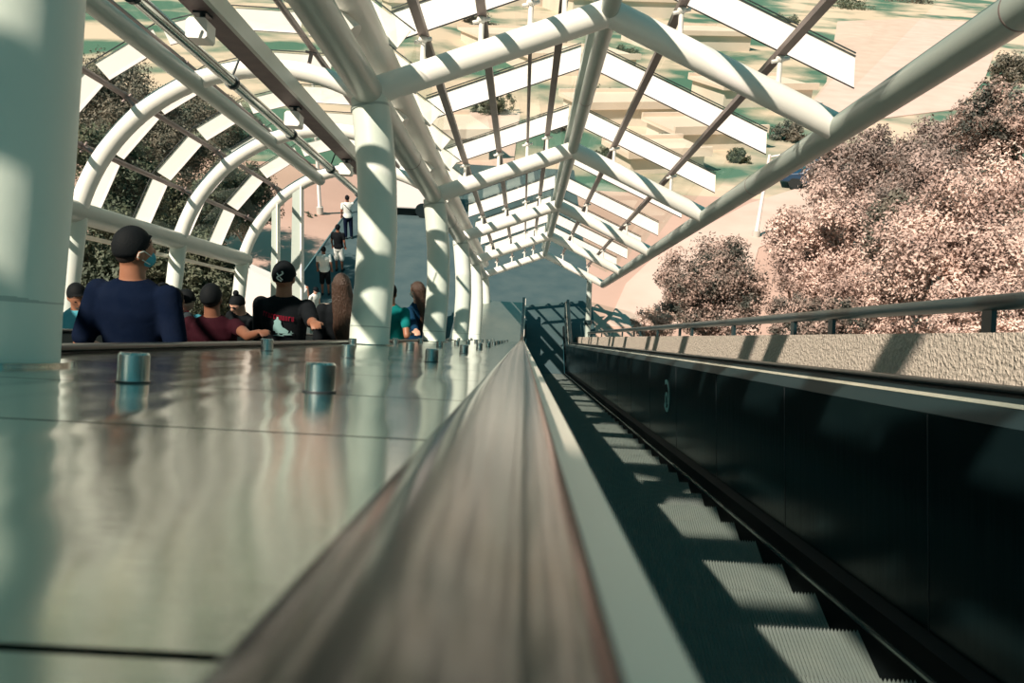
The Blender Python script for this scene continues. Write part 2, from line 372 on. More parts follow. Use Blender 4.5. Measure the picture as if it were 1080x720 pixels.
for k, z in enumerate([3.5, 5.94, 8.4, 10.9, 13.3]):
    t = thing('spotlight', '%s white box spotlight under the vault channel, counted from the camera' % ORD[k], 'lamp', (-2.40, z, 2.05), 'box spotlights under the vault')
    mb = MB(); pr = [(-.075, -.06), (-.06, -.075), (.06, -.075), (.075, -.06), (.075, .05), (.055, .07), (-.055, .07), (-.075, .05)]
    mb.sweep([(-2.38+a, 2.04+b) for a, b in pr], [at_z(z), at_z(z+.16)]); part('lamp_housing', mb, M['white'], t)
    mb = MB(); mb.tube([(-2.38, z+.1, 2.10), (-2.38, z+.1, 2.18)], .02, 10); mb.box(-2.43, -2.33, z+.04, z+.16, 2.155, 2.17); part('mount', mb, M['steelpost'], t)

# ------------------------------------------------------------------ escalators
def superell(cx, ch, a, b, n=20, e=.7):
    o = []
    for k in range(n):
        t = 2*PI*k/n; c, s = math.cos(t), math.sin(t)
        o.append((cx+a*math.copysign(abs(c)**e, c), ch+b*math.copysign(abs(s)**e, s)))
    return o
def step_mesh(x0, x1):
    mb = MB(); n = int((x1-x0)/.0065); D = .405; RZ = D*math.tan(TH)
    xs = [x0+(x1-x0)*i/n for i in range(n+1)]; vs = []; fs = []
    for i, x in enumerate(xs):
        lo = i % 2 == 0; zt = 0 if not lo else -.009; yd = D if not lo else D-.008
        vs += [(x, 0, zt), (x, yd, zt), (x, yd-.03, zt-RZ)]
    for i in range(n):
        a = i*3; fs += [(a, a+3, a+4, a+1), (a+1, a+4, a+5, a+2)]
    mb.add(vs, fs); 
    mb.add([(x0, 0, -.2), (x1, 0, -.2), (x1, D-.03, -.2), (x0, D-.03, -.2), (x0, 0, 0), (x1, 0, 0)], [(0, 1, 2, 3), (0, 1, 5, 4)])
    return mb
def tread_z(y):                                       # world height of the tread under world y
    yb = S(0, Z0, HN)[1]
    if y >= yb: return 0.0
    k = math.floor((yb-y)/.405); return (k)*.405*math.tan(TH)
def escalator(name, label, xl, xr, dh, left_rubber, right_rubber):
    # xl, xr: handrail centre lines
    t = thing(name, label, 'escalator', ((xl+xr)/2, Z0, HN)); 
    for sgn, x, rub, nm in ((1, xl, left_rubber, 'left'), (-1, xr, right_rubber, 'right')):
        f = lambda a: x+sgn*a
        mb = MB(); mb.sweep([(p, q) for p, q in superell(x-sgn*.017, -.075+dh, .043, .0125, 24, .62)], path(SEND, ZS), True); part('handrail', mb, rub, t, 'black rubber handrail')
        mb = MB(); mb.sweep([(f(-.03), -.086+dh), (f(.010), -.086+dh), (f(.010), -.103+dh), (f(-.03), -.103+dh)], path(SEND-.05, ZS)); part('handrail_guide', mb, M['steelpost'], t)
        mb = MB(); mb.sweep([(f(.029), -.082+dh), (f(.0487), -.0835+dh), (f(.0487), -.101+dh), (f(.029), -.101+dh)] if x > -1 and sgn > 0 else [(f(.028), -.094+dh), (f(.098), -.168+dh), (f(.092), -.176+dh), (f(.018), -.102+dh)], path(SEND-.05, ZS)); part('inner_moulding', mb, M['strip'] if (x == xl and x > -1) else M['matte'], t)
        if x == xr: 
            mb = MB(); mb.sweep([(f(.046), -.108+dh), (f(.056), -.119+dh), (f(.050), -.126+dh), (f(.040), -.115+dh)], path(SEND-.05, ZS)); part('bright_trim', mb, M['trimline'], t, 'bright metal trim line')
        mb = MB(); nr = x > -1 and sgn > 0; mb.sweep([(f(.036 if nr else .092), -.101+dh if nr else -.170+dh), (f(.048 if nr else .100), -.101+dh if nr else -.170+dh), (f(.06), -.845), (f(.05), -.845)], path(SEND-.05, ZS)); p_ = part('balustrade_panel', mb, M['panel'], t, 'dark brushed steel panel')
        z = 1.2
        mb = MB()
        while z < Z0-1 and not nr:
            mb.add([(f(.101), z, -.172+dh), (f(.101), z+.006, -.172+dh), (f(.0612), z+.006, -.844), (f(.0612), z, -.844), (f(.099), z, -.172+dh), (f(.099), z+.006, -.172+dh), (f(.059), z+.006, -.844), (f(.059), z, -.844)],
                   [(0,1,2,3),(7,6,5,4),(0,4,5,1),(1,5,6,2),(2,6,7,3),(3,7,4,0)]); z += 1.45
        if not nr: part('panel_joint', mb, M['dark'], p_)
        mb = MB(); mb.sweep([(f(.05), -.845), (f(.105), -.87), (f(.105), -.955), (f(.05), -.955)], path(SEND-.3, ZS)); part('skirt', mb, M['skirt'], t)
        mb = MB(); mb.sweep([(f(.104), -.945), (f(.115), -.948), (f(.115), -.962), (f(.104), -.962)], path(2.2, ZS)); part('skirt_trim', mb, M['chrome'], t)
        mb = MB(); mb.sweep([(f(.10), -.96), (f(.118), -.96), (f(.118), -1.3), (f(.10), -1.3)], [at_z(ZS), at_bend()]); part('skirt_base', mb, M['skirt'], t)
    # steps
    a, b = xl+.12, xr-.12; yb = S(0, Z0, HN)[1]; D = .405; rise = D*math.tan(TH); o0 = S((xl+xr)/2, Z0, HN)
    me = None
    for k in range(62):
        y1 = yb-D*k
        if y1 < -.8: break
        if me is None:
            me = step_mesh(a-(xl+xr)/2, b-(xl+xr)/2).mesh('step'); me.materials.append(M['step'])
        o = bpy.data.objects.new('step', me); COL.objects.link(o); o.parent = t
        # child in the tilted frame of the thing: turn back to level
        inv = t.matrix_world.inverted(); o.matrix_local = inv @ Matrix.Translation(((xl+xr)/2, y1-D, rise*(k+1) - rise + (0)))
    # level steps and comb plate
    fl = lambda s0, s1, h0, h1, nm, m, lab=None: part(nm, (lambda q: (q.sweep([(a, h0), (b, h0), (b, h1), (a, h1)], [at_flat(s0), at_flat(s1)]), q)[1])(MB()), m, t, lab)
    fl(0, 2.05, HN-.02, HN-.04, 'level_steps', M['step']); fl(2.05, 2.3, HN-.0, HN-.04, 'comb_plate', M['comb'], 'reddish brown comb plate'); fl(2.3, 4.2, HN-.005, HN-.04, 'landing_plate', M['step'])
    return t
escalator('escalator', 'dark steel escalator running down on the right side of the photo', 0.016*0, 1.37, 0, M['rubber'], M['rubber2'])
escalator('escalator', 'left escalator with people, beyond the metal deck', -2.80, -1.436, -.03, M['rubber2'], M['rubber2'])

# emblem on the far side panel
t = thing('panel_sticker', 'small pale ring shaped sticker on the dark right balustrade', 'sticker', (1.30, 7.6, -.45))
mb = MB(); xq = 1.2705
def rib(pts, w):
    for (z1, h1), (z2, h2) in zip(pts[:-1], pts[1:]):
        d = Vector((z2-z1, h2-h1)).normalized(); n = Vector((-d[1], d[0]))*w
        fx = lambda h: 1.37-.1015+(-.17-h)/(.675)*.04-.004
        q = [(z1-n[0], h1-n[1]), (z2-n[0], h2-n[1]), (z2+n[0], h2+n[1]), (z1+n[0], h1+n[1])]
        mb.add([(fx(h), z, h) for z, h in q] + [(fx(h)+.002, z, h) for z, h in q], [(0,1,2,3),(7,6,5,4),(0,4,5,1),(1,5,6,2),(2,6,7,3),(3,7,4,0)])
rib([(7.45+.13*math.cos(a), -.44+.125*math.sin(a)) for a in [math.radians(60+i*20) for i in range(14)]], .018)
rib([(7.45+.06*math.cos(a), -.48+.06*math.sin(a)) for a in [math.radians(-60+i*30) for i in range(10)]], .014)
mm = mat('pale_teal_vinyl', (.45, .75, .72), .5); part('ring_mark', mb, mm, t)

# deck between the escalators
t = thing('metal_deck', 'wide brushed steel deck between the two escalators', 'metal deck', (-.7, 0, -.12))
seams = [-1.2, .31, .97, 1.57, 2.28]
while seams[-1] < 23.6: seams.append(seams[-1]+.66)
DH = -.122
for a, b in zip(seams[:-1], seams[1:]):
    mb = MB(); g = .004
    mb.sweep([(-1.365, DH), (-.075, DH), (-.072, DH-.004), (-.072, DH-.03), (-1.368, DH-.03), (-1.368, DH-.004)], [at_z(a+g), at_z(b-g)]); part('deck_panel', mb, M['deck'], t)
mb = MB(); mb.sweep([(-1.365, DH), (-.075, DH), (-.075, DH-.03), (-1.365, DH-.03)], [at_z(seams[-1]+.004), at_bend(), at_flat(3.1)]); part('level_deck_panel', mb, M['deck2'], t)
mb = MB(); mb.sweep([(-1.36, DH-.034), (-.078, DH-.034), (-.078, -1.4), (-1.36, -1.4)], path(3.1)); part('deck_body', mb, M['skirt'], t)
mb = MB(); mb.sweep([(-.074, DH+.004), (-.060, DH+.004), (-.060, DH-.05), (-.074, DH-.05)], path(3.1)); part('edge_trim', mb, M['chrome'], t)
# far left divider and stairs
mb = MB(); mb.sweep([(-3.05, -.16), (-2.86, -.16), (-2.86, -1.4), (-3.05, -1.4)], path(3.1)); solo('divider_deck', mb, M['panel'], (-2.95, 0, -.2), label='narrow dark metal deck left of the left escalator', cat='metal deck')
mb = MB(); D = .405; rise = D*math.tan(TH); yb = S(0, Z0, HN)[1]; prof = []
for k in range(61):
    y = yb-D*k; prof += [(y, rise*k), (y-D, rise*k)] if k else [(y, 0.001), (y-D, 0.001)]
pts = [(y, z) for y, z in prof]; n = len(pts); vs = [(-4.42, y, z) for y, z in pts]+[(-3.06, y, z) for y, z in pts]
mb.add(vs, [(i, i+1, n+i+1, n+i) for i in range(n-1)]); solo('side_stairs', mb, M['plainconc'], slope=False, kind='structure')

# bollards on the deck
proto = None; rows = [(-.375, 'beside the escalator handrail'), (-.725, 'in the middle row'), (-1.17, 'in the row by the columns')]
for j, (x, w_) in enumerate(rows):
    for k in range(11):
        z = 1.6+1.97*k
        if j == 2: z += .35
        if j == 2 and min(abs(z-(1.875+5*i)) for i in range(6)) < .3: continue
        if proto is None:
            t = thing('deck_stud', '', 'stud', (x, z, DH), 'short steel studs on the metal deck')
            q = MB(); q.tube([(x, z, DH), (x, z, DH+.052)], .028, 32, cap=False); q.tube([(x, z, DH+.052), (x, z, DH+.056)], [.028, .025], 32, cap=False); q.tube([(x, z, DH+.0559), (x, z, DH+.0560)], .025, 32); part('stud_body', q, M['chrome'], t)
            q = MB(); q.tube([(x, z, DH+.0005), (x, z, DH+.003)], .031, 32); part('foot_ring', q, M['dark'], t)
            proto = t; c = t
        else:
            c = copy_tree(proto)
            c.matrix_world = Matrix.Translation(S(x, z, DH)) @ RS
        c['label'] = 'short steel stud %s, %s from the camera' % (w_, ORD[k])

# right railing on the parapet
HRX, HRH = 2.06, .262
t = thing('parapet_railing', 'dark round handrail on posts along the concrete parapet', 'railing', (HRX, 1, .1))
mb = MB(); mb.tube([(HRX, .5, HRH), (HRX, 27.2, HRH)], .036, 24); part('rail', mb, M['steelpost'], t)
zz = [2.7, 3.78]
for b in (5.7, 10.4, 15.0, 19.6, 24.2): zz += [b, b+.8, b+2.65]
for z in zz:
    mb = MB(); mb.box(HRX-.012, HRX+.012, z-.04, z+.04, .10, HRH-.02); mb.box(HRX-.03, HRX+.03, z-.06, z+.06, .104, .112); part('post', mb, M['steelpost'], t)
# end post of roof
t = thing('end_post', 'grey round post under the far right end of the roof', 'post', (2.05, 26.9, .106))
mb = MB(); mb.tube([(2.05, 26.9, .106), (2.02, 26.9, 1.95)], .085, 24); part('shaft', mb, M['dpaint'], t)
mb = MB(); mb.tube([(2.04, 26.9, .52), (2.04, 26.9, .66)], .12, 24); part('collar', mb, M['steelpost'], t)

# flat posts of the open vault end
for (xa, ha), (xb, hb), w_, lab in [((-3.62, 2.17), (-3.46, -1.4), .10, 'wide flat grey post at the open end of the vault'), ((-3.95, 1.88), (-3.80, -1.4), .06, 'slim flat grey post left of the wide one at the vault end')]:
    z = 13.22; t = thing('vault_end_post', lab, 'post', (xb, z, hb)); mb = MB()
    mb.add([(xa-w_*.6, z, ha), (xa+w_*.6, z, ha), (xb+w_, z, hb), (xb-w_, z, hb), (xa-w_*.6, z+.12, ha), (xa+w_*.6, z+.12, ha), (xb+w_, z+.12, hb), (xb-w_, z+.12, hb)], [(0,1,2,3),(7,6,5,4),(0,4,5,1),(1,5,6,2),(2,6,7,3),(3,7,4,0)]); part('flat_plate', mb, M['dpaint'], t)
    mb = MB(); mb.add([(xa+w_*.6, z-.02, ha), (xa+w_*.6+.02, z-.02, ha), (xb+w_+.02, z-.02, hb), (xb+w_, z-.02, hb), (xa+w_*.6, z+.14, ha), (xa+w_*.6+.02, z+.14, ha), (xb+w_+.02, z+.14, hb), (xb+w_, z+.14, hb)], [(0,1,2,3),(7,6,5,4),(0,4,5,1),(1,5,6,2),(2,6,7,3),(3,7,4,0)]); part('lit_edge', mb, M['paint'], t)  # white strip puts the lit edge of the grey post into colour
# ------------------------------------------------------------------ people
def cloth(name, col, rough=.9): return mat(name, col, rough, 0, .3, 8, tuple(min(1, c*1.25+.005) for c in col), bump=.25, bscale=14, spec=.04)
SK = {'tan': mat('tan_skin', (.30, .13, .075), .5), 'brown': mat('brown_skin', (.20, .085, .05), .5), 'light': mat('light_skin', (.58, .33, .24), .5)}
HAIR = mat('black_hair', (.006, .008, .010), .75, spec=.15, bump=.15, bscale=120); HAIRB = mat('brown_hair', (.06, .035, .025), .45, bump=.8, bscale=40, stretch=(3, 3, .5))
FADE = mat('short_faded_hair', (.03, .024, .022), .8, spec=.15)
CL = {'navy': cloth('navy_cotton', (.0018, .006, .020)), 'black': cloth('black_cotton', (.006, .008, .010)), 'maroon': cloth('maroon_cotton', (.022, .004, .008)),
      'red': cloth('red_cotton', (.30, .006, .018)), 'lblue': cloth('light_blue_cotton', (.07, .30, .38)), 'white': cloth('white_cotton', (.62, .66, .62)),
      'teal': cloth('teal_cotton', (.004, .14, .14)), 'blue': cloth('blue_cotton', (.004, .03, .07)), 'dark': cloth('charcoal_cotton', (.02, .028, .032)), 'denim': cloth('dark_denim', (.015, .05, .09))}
def capsule(mb, a, b, ra, rb, n=14):
    a, b = Vector(a), Vector(b); mb.tube([a, b], [ra, rb], n); mb.ell(a, (ra,)*3, n, 8); mb.ell(b, (rb,)*3, n, 8)
def loft(mb, secs, tf, n=24):
    vs = []
    for (z, rx, ry, cy) in secs: vs += [tf(Vector((rx*math.cos(2*PI*k/n), cy+ry*math.sin(2*PI*k/n), z))) for k in range(n)]
    fs = [(i*n+k, i*n+(k+1) % n, (i+1)*n+(k+1) % n, (i+1)*n+k) for i in range(len(secs)-1) for k in range(n)]
    mb.add(vs, fs, True); mb.add(vs[:n], [tuple(reversed(range(n)))]); mb.add(vs[-n:], [tuple(range(n))])
def remesh(o, vs, it=3):
    m = o.modifiers.new('remesh', 'REMESH'); m.mode = 'VOXEL'; m.voxel_size = vs; m.use_smooth_shade = True
    s = o.modifiers.new('smooth', 'SMOOTH'); s.factor = .5; s.iterations = it
TORSO = [(.84, .145, .105, 0), (.93, .165, .12, 0), (1.06, .145, .105, .005), (1.20, .16, .115, .0), (1.32, .18, .118, -.005), (1.40, .165, .095, -.01), (1.445, .115, .07, -.01), (1.47, .065, .058, -.005), (1.52, .061, .060, .0), (1.58, .059, .060, .005)]
def person(px, py, z=None, T=None, rz=0, lean=0, nod=0, turn=0, shirt='white', legs='dark', shorts=False, skin='tan', hair='short', cap=False, mask=False, shades=False, eyes=False,
           wr=None, wl=None, label='', group=None, vs=.013, sleeves=.55, bag=False, prints=False, nosleeve=False):
    u, v = px-551, py-356; c, s = math.cos(roll), math.sin(roll); U, V = u*c+v*s, v*c-u*s
    if z is None:                                    # stands on the level plaza
        z = (CAMZ-T)/(ST+V/900*CT)
    head = S(U*z/900, z, -V*z/900); gz = tread_z(head.y) if T is None else 0
    # the lean moves the head forward of the feet
    hh = head.z-gz
    back = math.sin(math.radians(lean))*.75*(hh/1.72)
    fy = head.y - back*math.cos(rz); fx = head.x + back*math.sin(rz)
    if T is None: gz = tread_z(fy)
    k = (head.z-gz)/(.95+ .78*math.cos(math.radians(lean)))
    o = thing('person', label, 'person', (fx, fy, gz), group, slope=False, rz=rz)
    o.scale = (k, k, k)
    A = Matrix.Rotation(-math.radians(lean), 3, 'X'); P = Vector((0, 0, .95))
    def tf(p):
        p = Vector(p)
        if p.z <= .95: return p
        w = min(1, (p.z-.95)/.12); return P + Matrix.Rotation(-math.radians(lean)*w, 3, 'X') @ (p-P)
    HB = Vector((0, -.005, 1.52)); HR = Matrix.Rotation(math.radians(turn), 3, 'Z') @ Matrix.Rotation(-math.radians(nod), 3, 'X')
    def hf(p): return tf(Vector((0, 0, 0))+HB + HR @ (Vector(p)-HB)) if True else p
    def hrot(): return A @ HR
    B = MB(); loft(B, TORSO, tf)
    def hell(mb, c, r, n=20, m=14): mb.ell(hf(c), r, n, m, hrot())
    hell(B, (0, .012, 1.625), (.076, .094, .108)); hell(B, (0, .035, 1.56), (.054, .06, .058)); hell(B, (0, .106, 1.60), (.013, .022, .026), 10, 8)
    hell(B, (0, .092, 1.556), (.026, .014, .012), 10, 8)
    for sg in (-1, 1): hell(B, (sg*.079, .0, 1.605), (.010, .02, .032), 10, 8)
    inv = o.matrix_basis.copy(); bpy.context.view_layer.update(); inv = (Matrix.Translation((fx, fy, gz)) @ Matrix.Rotation(rz, 4, 'Z') @ Matrix.Scale(k, 4)).inverted()
    arms = []
    for sg, wt in ((1, wr), (-1, wl)):
        sh = tf((sg*.185, -.005, 1.395))
        if wt is None: el = tf((sg*.235, -.03, 1.12)); wri = tf((sg*.235, .03, .87+.09))
        else:
            wri = inv @ S(*wt) if len(wt) == 3 else Vector(wt[:3]); L1, L2 = .29, .26; d = wri-sh
            if d.length > (L1+L2)*.98: wri = sh + d.normalized()*(L1+L2)*.98; d = wri-sh
            L = d.length; q = (L1*L1-L2*L2+L*L)/(2*L); hgt = math.sqrt(max(0, L1*L1-q*q)); dn = d.normalized()
            pole = Vector((sg*.25, -.4, -.8)); pole = (pole-dn*pole.dot(dn)).normalized(); el = sh+dn*q+pole*hgt
        arms.append((sh, el, wri)); capsule(B, sh, el, .050, .040); capsule(B, el, wri, .040, .027)
        d = (wri-el).normalized(); side = d.cross(Vector((0, 0, 1)));
        side = side.normalized() if side.length > .2 else Vector((1, 0, 0)); up = side.cross(d).normalized()
        if up.z < 0: up = -up
        palm = wri+d*.075; 
        for t_ in (-.022, 0, .022): capsule(B, wri+side*t_*.6+d*.01, palm+side*t_, .017, .014, 10)
        fr_ = .0095 if vs < .01 else .011
        for i, (t_, L) in enumerate(((-.032, .062), (-.011, .075), (.011, .078), (.032, .068))):
            a0 = palm+side*t_; m1 = a0+d*L*.5-up*.010; m2 = m1+d*L*.35-up*.030; capsule(B, a0, m1, fr_, fr_*.95, 8); capsule(B, m1, m2, fr_*.95, fr_*.8, 8)
        th = wri+d*.03+side*sg*-.026; m1 = th+d*.03+side*sg*-.025-up*.005; capsule(B, th, m1, fr_*1.2, fr_, 8); capsule(B, m1, m1+d*.028-up*.01, fr_, fr_*.85, 8)
    for sg in (-1, 1):
        capsule(B, (sg*.088, 0, .88), (sg*.10, .015, .48), .085, .055); capsule(B, (sg*.10, .015, .48), (sg*.105, -.015, .09), .056, .036); capsule(B, (sg*.105, -.02, .05), (sg*.12, .13, .03), .038, .028)
    b = lpart('body', B, SK[skin], o); remesh(b, vs)
    # clothes
    C = MB(); g = .016
    secs = [(.86, .17, .135, 0)] + [(z_, rx+g, ry+g, cy) for z_, rx, ry, cy in TORSO[1:6]] + [(1.452, .115+g*.6, .07+g*.7, -.01), (1.475, .078, .072, -.008)]
    loft(C, secs, tf)
    if not nosleeve:
        for sh, el, wri in arms:
            e = sh+(el-sh)*(sleeves if sleeves <= 1 else 1); capsule(C, sh, e, .066, .060)
            if sleeves > 1: capsule(C, el, wri-(wri-el)*.1, .056, .042)
    sh_ = lpart('shirt', C, CL[shirt], o); remesh(sh_, .013, 4)
    C = MB(); loft(C, [(.78, .12, .11, 0), (.84, .165, .125, 0), (.93, .178, .132, 0), (.99, .165, .122, 0)], lambda p: p)
    for sg in (-1, 1):
        capsule(C, (sg*.088, 0, .87), (sg*.105, .01, .46 if shorts else .5), .10, .085 if shorts else .075)
        if not shorts: capsule(C, (sg*.105, .01, .5), (sg*.108, -.015, .12), .075, .062)
    p_ = lpart('shorts' if shorts else 'trousers', C, CL[legs], o); remesh(p_, .016, 3)
    for sg in (-1, 1):
        C = MB(); capsule(C, (sg*.106, -.045, .045), (sg*.12, .13, .035), .045, .036); C.v = [(x, y, max(0, zz_)) for x, y, zz_ in C.v]; s_ = lpart('shoe', C, CL['dark'], o)
    # hair
    C = MB(); Hh = MB(); c0 = Vector((0, .002, 1.635)); n, m = 28, 18; r0 = (.084, .100, .110)
    E = MB(); E.ell((0, 0, 0), r0, n, m)
    def lim(y): return -.040 if y < -.02 else (-.040 + (y+.02)/.10*.093 if y < .08 else .053)
    E.v = [tuple(hf(c0+Vector((x*(1 if zz_ > lim(y) else .90), y, max(zz_, lim(y)))))) for x, y, zz_ in E.v]
    hm = HAIRB if hair == 'long' else HAIR
    ho = lpart('hair', E, hm, o)
    if hair == 'short' and not cap:
        E = MB(); E.ell((0, 0, 0), (.0785, .0965, .10), n, m); E.v = [tuple(hf(c0+Vector((x, y, max(zz_, -.082 if y < 0 else lim(y)-.02))))) for x, y, zz_ in E.v]; lpart('faded_sides', E, FADE, ho)
    if hair == 'long':
        L_ = MB()
        loft(L_, [(1.12, .07, .03, -.11), (1.25, .10, .04, -.12), (1.40, .105, .05, -.10), (1.55, .095, .065, -.05), (1.66, .085, .08, -.02)], lambda p: hf(p), 28)
        L_.v = [(x+.010*math.sin(zz_*60+x*80), y+.008*math.sin(x*160), zz_) for x, y, zz_ in L_.v]
        lo = lpart('long_hair', L_, hm, ho)
    if hair == 'bun': L_ = MB(); L_.ell(hf((0, -.03, 1.76)), (.035, .035, .04), 14, 10); lpart('hair_bun', L_, hm, ho)
    if cap:
        E = MB(); E.ell((0, 0, 0), (.092, .108, .118), n, m); E.v = [tuple(hf(c0+Vector((x, y, max(zz_, -.005-(.03 if y < -.05 else 0)))))) for x, y, zz_ in E.v]
        co = lpart('cap', E, CL['black'], o)
        E = MB(); br = [hf((.075*math.cos(a), .06+.11*math.sin(a), 1.635-.02*math.sin(a))) for a in [PI*i/12 for i in range(13)]]
        E.add([p for p in br]+[p+Vector((0, 0, .008)) for p in br], [tuple(range(13)), tuple(reversed(range(13, 26)))]+[(i, i+1, 14+i, 13+i) for i in range(12)]); lpart('brim', E, CL['black'], co)
        if prints:
            E = MB(); pts = []
            for i in range(25):                      # interlocked letters as one white curl
                a = i/24; x = .022*math.sin(a*2*PI*1.0+.6)*(1 if i else 1); zz_ = .050-.075*a; yy = -.108*math.sqrt(max(0, 1-(x/.092)**2-(zz_/.118)**2))-.003; pts.append(hf(c0+Vector((x+.004, yy, zz_))))
            E.tube(pts, .0055, 8); pts = []
            for i in range(9):
                a = i/8; x = -.02+.045*a; zz_ = .035-.05*a; yy = -.108*math.sqrt(max(0, 1-(x/.092)**2-(zz_/.118)**2))-.003; pts.append(hf(c0+Vector((x, yy, zz_))))
            E.tube(pts, .004, 8); lpart('cap_logo', E, CL['white'], co, 'white curled logo')
    if prints:
        def ry_(zz_, x):
            for (z1, a1, b1, _), (z2, a2, b2, _) in zip(secs[:-1], secs[1:]):
                if z1 <= zz_ <= z2: t_ = (zz_-z1)/(z2-z1); a = a1+(a2-a1)*t_; b_ = b1+(b2-b1)*t_; return -b_*math.sqrt(max(0, 1-(x/a)**2))-.017
            return -.12
        rm = cloth('red_print', (.16, .006, .02)); E = MB(); random.seed(3)
        def patch(mb, x0, x1, z0_, z1_):
            g_ = []; N = max(2, int((x1-x0)/.01))
            for i in range(N+1):
                x = x0+(x1-x0)*i/N; g_ += [tf((x, ry_(z0_, x), z0_)), tf((x, ry_(z1_, x), z1_))]
            mb.add(g_, [(2*i, 2*i+2, 2*i+3, 2*i+1) for i in range(N)])
        x = -.13
        while x < .11:
            w_ = .016; zt = 1.365-(x+.13)*.12
            patch(E, x, x+.006, zt-.035, zt); patch(E, x, x+w_, zt-.010, zt) if random.random() < .6 else patch(E, x+.011, x+w_, zt-.035, zt); patch(E, x, x+w_, zt-.036, zt-.028) if random.random() < .5 else None
            x += .023
        lpart('red_lettering', E, rm, sh_, 'dark red lettering band')
        E = MB(); 
        for (cx, cz, a, b_) in [(-.05, 1.27, .035, .05), (-.02, 1.22, .05, .03), (-.07, 1.24, .02, .035), (.02, 1.19, .04, .014), (-.045, 1.18, .045, .012), (.05, 1.20, .02, .01)]:
            N = 7; pts = []
            rows_ = []
            for j in range(N):
                zz_ = cz+.015-b_+2*b_*j/(N-1);  wv = a*math.sqrt(max(0.02, 1-((zz_-cz)/b_)**2))*(.8+.3*random.random()); rows_.append([tf((x_, ry_(zz_, x_)-.0005, zz_)) for x_ in fr(cx+.045-wv, cx+.045+wv, 6)])
            vs_ = [p for r_ in rows_ for p in r_]; E.add(vs_, [(j*7+i, j*7+i+1, j*7+i+8, j*7+i+7) for j in range(N-1) for i in range(6)])
        lpart('pale_graphic', E, cloth('pale_print', (.20, .34, .34)), sh_, 'pale blue printed figure')
    if mask:
        E = MB(); hell(E, (0, .052, 1.572), (.064, .066, .052)); mo = lpart('face_mask', E, CL['lblue'] if mask == 'blue' else CL['white'], o, 'face mask')
        E = MB()
        for sg in (-1, 1): E.tube([hf((sg*.058, .07, 1.59)), hf((sg*.082, .02, 1.625)), hf((sg*.09, -.012, 1.62)), hf((sg*.087, -.02, 1.60)), hf((sg*.058, .06, 1.55))], .0025, 6)
        lpart('ear_loops', E, CL['white'], mo)
    if shades:
        E = MB()
        for sg in (-1, 1): hell(E, (sg*.032, .095, 1.632), (.028, .012, .02), 14, 8)
        E.tube([hf((-.08, .02, 1.635)), hf((-.06, .09, 1.638)), hf((0, .108, 1.638)), hf((.06, .09, 1.638)), hf((.08, .02, 1.635))], .004, 6); lpart('sunglasses', E, HAIR, o)
    if eyes:
        for sg in (-1, 1): E = MB(); hell(E, (sg*.031, .094, 1.628), (.012, .008, .007), 10, 8); lpart('eye', E, HAIR, o)
    if bag:
        E = MB(); E.tube([tf((-.15, -.10, 1.42)), tf((.0, -.145, 1.25)), tf((.17, -.10, 1.05))], .014, 8); lpart('bag_strap', E, CL['dark'], o)
    return o
person(137, 241, 3.75, rz=-.10, lean=10, turn=-32, shirt='navy', skin='tan', mask='blue', vs=.008, wr=(.20, .16, .98, 1), wl=(-.19, .16, .98, 1), sleeves=.85,
       label='man in navy T-shirt and face mask leaning on the rail, seen from behind')
person(222, 300, 5.2, rz=0, lean=6, shirt='maroon', skin='brown', vs=.008, wr=(-1.45, 4.85, -.06), nosleeve=False, sleeves=.35, label='child in dark red shirt with one arm along the rail')
person(299, 278, 6.6, rz=-.05, lean=10, shirt='black', skin='tan', cap=True, prints=True, vs=.008, wr=(-1.44, 6.0, -.02), wl=(-.18, .32, .98, 1), sleeves=.9, label='man in black cap and printed black T-shirt leaning on the rail')
person(252, 310, 8.6, rz=PI-.5, nod=18, shirt='black', skin='light', hair='bun', shades=True, sleeves=1.5, label='woman in black with sunglasses and a hair bun looking down')
person(191, 304, 7.6, rz=-1.5, nod=22, lean=14, shirt='red', skin='light', sleeves=1.5, wr=(.12, .3, 1.15, 1), wl=(-.12, .3, 1.15, 1), label='person in bright red top bending forward')
person(171, 300, 7.0, rz=.1, shirt='dark', skin='tan', label='dark haired person just right of the navy T-shirt man')
person(183, 305, 7.4, rz=.2, shirt='lblue', skin='tan', label='person in light blue shirt between the dark head and the red top')
person(78, 297, 6.3, rz=-2.5, nod=20, shirt='lblue', skin='tan', eyes=True, label='person in light blue shirt looking down beside the first column')
person(273, 318, 11.2, rz=PI-.3, nod=10, shirt='white', skin='tan', eyes=True, label='person in white facing up the stairs behind the woman in black')
person(360, 290, 8.2, rz=.3, shirt='black', hair='long', skin='tan', sleeves=1.5, label='woman with long wavy brown hair beside the second column')
person(318, 292, T=1.6, rz=-.3, shirt='white', nosleeve=True, skin='tan', label='person in white sleeveless top near the stair foot')
person(333, 303, T=1.45, rz=-2.2, shirt='white', legs='denim', lean=12, cap=True, skin='light', label='small person in dark cap facing the camera near the stair foot')
person(341, 260, T=1.72, rz=.1, shirt='white', legs='black', shorts=True, skin='brown', label='person in white T-shirt and black shorts on the lower plaza')
person(356, 237, T=1.75, rz=-.1, shirt='black', legs='white', shorts=True, cap=True, skin='brown', label='person in black T-shirt and white shorts on the lower plaza')
person(366, 206, T=1.78, rz=.35, shirt='white', legs='navy', skin='brown', bag=True, wr=(.06, .16, 1.52, 1), label='man in white T-shirt with shoulder strap, farthest down the plaza')
person(441, 298, 12.2, rz=1.0, shirt='blue', hair='long', skin='light', mask='white', wl=(-1.44, 11.6, 0), sleeves=1.5, label='woman in blue with white mask between the second and third columns')
person(411, 300, 10.6, rz=-.2, shirt='teal', skin='tan', wr=(-1.45, 10.9, -.02), label='person in teal shirt half hidden by the second column')
